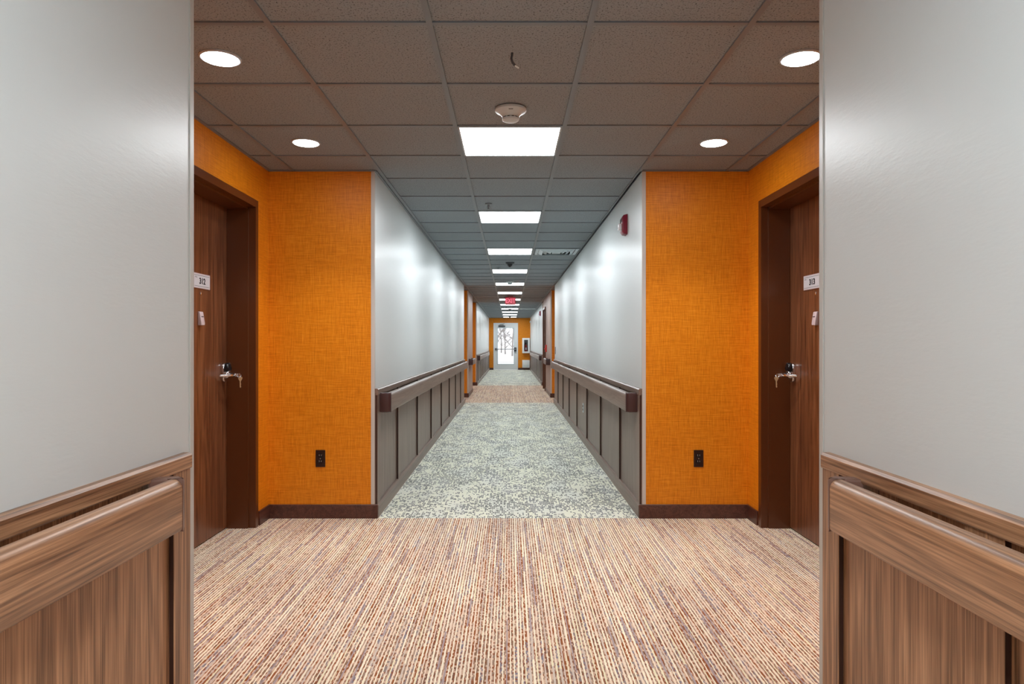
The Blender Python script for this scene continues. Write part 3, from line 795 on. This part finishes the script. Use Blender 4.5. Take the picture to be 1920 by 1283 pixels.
ps = thing('fire_pull_station', 'bright red fire alarm pull station beside the brown door on the right pier', 'fire alarm', (X(1, VW), 17.35, 1.12))
obj('housing', B(X(1, VW+.002), X(1, VW-.035), 17.29, 17.41, 1.02, 1.20, .006, 2), 'bright_red', ps, smooth=True)
obj('pull_bar', B(X(1, VW-.034), X(1, VW-.060), 17.31, 17.39, 1.085, 1.115, .004, 2), 'bright_red', ps, smooth=True)

# extinguisher cabinet on the end wall: open-fronted box with glazed door
cx0, cx1, cz0, cz1 = .585, .935, .79, 1.50; cy = D5-.15
cab = thing('extinguisher_cabinet', 'white fire extinguisher cabinet with narrow glass on the orange end wall', 'cabinet', ((cx0+cx1)/2, D5, cz0))
bm = bmesh.new()
add_box(bm, cx0, cx0+.012, cy, D5, cz0, cz1); add_box(bm, cx1-.012, cx1, cy, D5, cz0, cz1); add_box(bm, cx0+.012, cx1-.012, cy, D5, cz0, cz0+.012); add_box(bm, cx0+.012, cx1-.012, cy, D5, cz1-.012, cz1)
obj('cabinet_box', bm, 'offwhite', cab)
obj('back_panel', B(cx0+.012, cx1-.012, D5-.012, D5, cz0+.012, cz1-.012), 'grey_dark', cab)
wx0, wx1, wz0, wz1 = cx0+.085, cx1-.085, cz0+.085, cz1-.085
bm = bmesh.new()
add_box(bm, cx0, wx0, cy-.015, cy, cz0, cz1, .002, 1); add_box(bm, wx1, cx1, cy-.015, cy, cz0, cz1, .002, 1); add_box(bm, wx0-.002, wx1+.002, cy-.0145, cy-.0005, cz0, wz0); add_box(bm, wx0-.002, wx1+.002, cy-.0145, cy-.0005, wz1, cz1)
obj('cabinet_door', bm, 'offwhite', cab)
obj('window_pane', B(wx0, wx1, cy-.009, cy-.005, wz0, wz1), 'glass', cab)
fe = thing('fire_extinguisher', 'red fire extinguisher standing inside the white wall cabinet', 'fire extinguisher', (.755, D5-.08, cz0+.012))
bm = bmesh.new(); add_lathe(bm, [(.050, 0), (.055, .01), (.055, .30), (.045, .35), (.018, .385), (.016, .40)], (.755, D5-.08, cz0+.0125), (0,0,1), 28); obj('cylinder', bm, 'bright_red', fe, smooth=True)
bm = bmesh.new(); add_lathe(bm, [(.018, 0), (.020, .03), (.012, .05)], (.755, D5-.08, cz0+.412), (0,0,1), 18); add_box(bm, .70, .79, D5-.09, D5-.07, cz0+.455, cz0+.470, .003, 1); add_box(bm, .71, .78, D5-.088, D5-.072, cz0+.49, cz0+.50, .003, 1); obj('valve_handle', bm, 'black', fe, smooth=True)
bm = bmesh.new(); add_tube(bm, [(.74, D5-.08, cz0+.44), (.70, D5-.09, cz0+.43), (.682, D5-.09, cz0+.36), (.685, D5-.09, cz0+.18)], .008, 8); obj('hose', bm, 'black', fe, smooth=True)
bm = bmesh.new(); add_box(bm, .725, .785, D5-.137, D5-.131, cz0+.15, cz0+.26, .001, 1); obj('instruction_label', bm, 'offwhite', fe)

ht = thing('wall_heater', 'low white wall heater under the extinguisher cabinet', 'heater', (.765, D5, .10))
obj('heater_body', B(.585, X(1, VF)-.029, D5-.09, D5, .10, .465, .006, 2), 'offwhite', ht, smooth=True)
bm = bmesh.new()
for k in range(8): add_box(bm, .62, .90, D5-.0915, D5-.089, .14+k*.012, .144+k*.012)
obj('heater_grille', bm, 'white_plastic', ht)
bm = bmesh.new(); add_box(bm, X(1, VF+.002), X(1, VF-.05), 31.3, 31.42, 2.19, 2.27, .01, 2)
ms = thing('motion_sensor', 'tiny white sensor box high on the right wall near the corridor end', 'sensor', (X(1, VF), 31.36, 2.23))
obj('housing', bm, 'offwhite', ms, smooth=True)
bm = bmesh.new(); add_lathe(bm, [(.018, 0), (.014, .008), (.004, .012)], (X(1, VF-.03), 31.30, 2.225), (0,-1,0), 16); obj('lens', bm, 'black', ms, smooth=True)

# ------------------------------------------------------------ outside the end door
gz = -.02
o = struct('ground', B(-30, 30, D5+.16, 120, -.25, gz), 'snow')
o['kind'] = 'structure'
bm = bmesh.new(); add_prism(bm, [(-9, 44), (9, 46.5), (9, 48), (-9, 45.2)], gz, gz+.012, 2); o = struct('path', bm, 'asphalt')
def tree(x, y, h, seed, label):
    rnd = random.Random(seed); bm = bmesh.new()
    r = thing('bare_tree', label, 'tree', (x, y, gz), 'bare trees outside the end door')
    tb = bmesh.new(); pts = []; n = 7
    for i in range(n): pts.append((x + rnd.uniform(-.12, .12)*i*.4, y, gz + h*.8*i/(n-1)))
    add_tube(tb, pts, [.08*(1-i/n)+.02 for i in range(n)], 8); obj('trunk', tb, 'bark', r, smooth=True)
    for k in range(16):
        t = rnd.uniform(.22, 1.0); p = Vector(pts[min(int(t*(n-1)), n-1)]); a = rnd.uniform(0, 6.28); L = h*rnd.uniform(.18, .42)*(1.15-t*.6)
        d = Vector((math.cos(a), math.sin(a), rnd.uniform(.5, 1.4))).normalized()
        q = [p, p+d*L*.4, p+d*L*.75+Vector((0,0,.06*L)), p+d*L+Vector((rnd.uniform(-.1,.1), 0, .15*L))]
        add_tube(bm, q, [.045, .035, .022, .008], 5)
        for j in range(3):
            b0 = p+d*L*rnd.uniform(.35, .9); d2 = (d+Vector((rnd.uniform(-.9,.9), rnd.uniform(-.9,.9), rnd.uniform(0,.8)))).normalized()
            add_tube(bm, [b0, b0+d2*L*.3, b0+d2*L*.5+Vector((0,0,.05))], [.02, .014, .005], 4)
    obj('branches', bm, 'bark', r)
for i, (x, y, h, lb) in enumerate(((-1.75, 74, 6.0, 'bare tree seen through the left part of the end door glass'),
      (-.55, 82, 5.0, 'bare leaning tree seen through the middle of the end door glass'),
      (.25, 70, 6.5, 'bare tree seen through the right part of the end door glass'),
      (-1.2, 95, 7.0, 'farther thin bare tree outside, between the left and middle trees'))):
    tree(x, y, h, i+3, lb)

# ------------------------------------------------------------ world, camera, output look
w = bpy.data.worlds.new('sky'); S.world = w; w.use_nodes = True
bg = w.node_tree.nodes['Background']; bg.inputs[0].default_value = (0.93, 0.96, 1.0, 1); bg.inputs[1].default_value = 0.5
cam = bpy.data.cameras.new('camera'); co = bpy.data.objects.new('camera', cam); COL.objects.link(co)
co.location = (0, 0, 1.226); co.rotation_euler = (math.radians(90), 0, 0)
cam.sensor_width = 36; cam.sensor_fit = 'HORIZONTAL'; cam.lens = 24.0
cam.shift_x = 4/1920; cam.shift_y = 3.5/1920; cam.clip_start = 0.02; cam.clip_end = 300
S.camera = co
S.view_settings.view_transform = 'Standard'; S.view_settings.look = 'None'; S.view_settings.exposure = 1.87; S.view_settings.gamma = 1.0
S.view_settings.use_curve_mapping = False
try:
    S.cycles.max_bounces = 10; S.cycles.diffuse_bounces = 6; S.cycles.transparent_max_bounces = 12
    S.cycles.use_light_tree = True
except Exception: pass
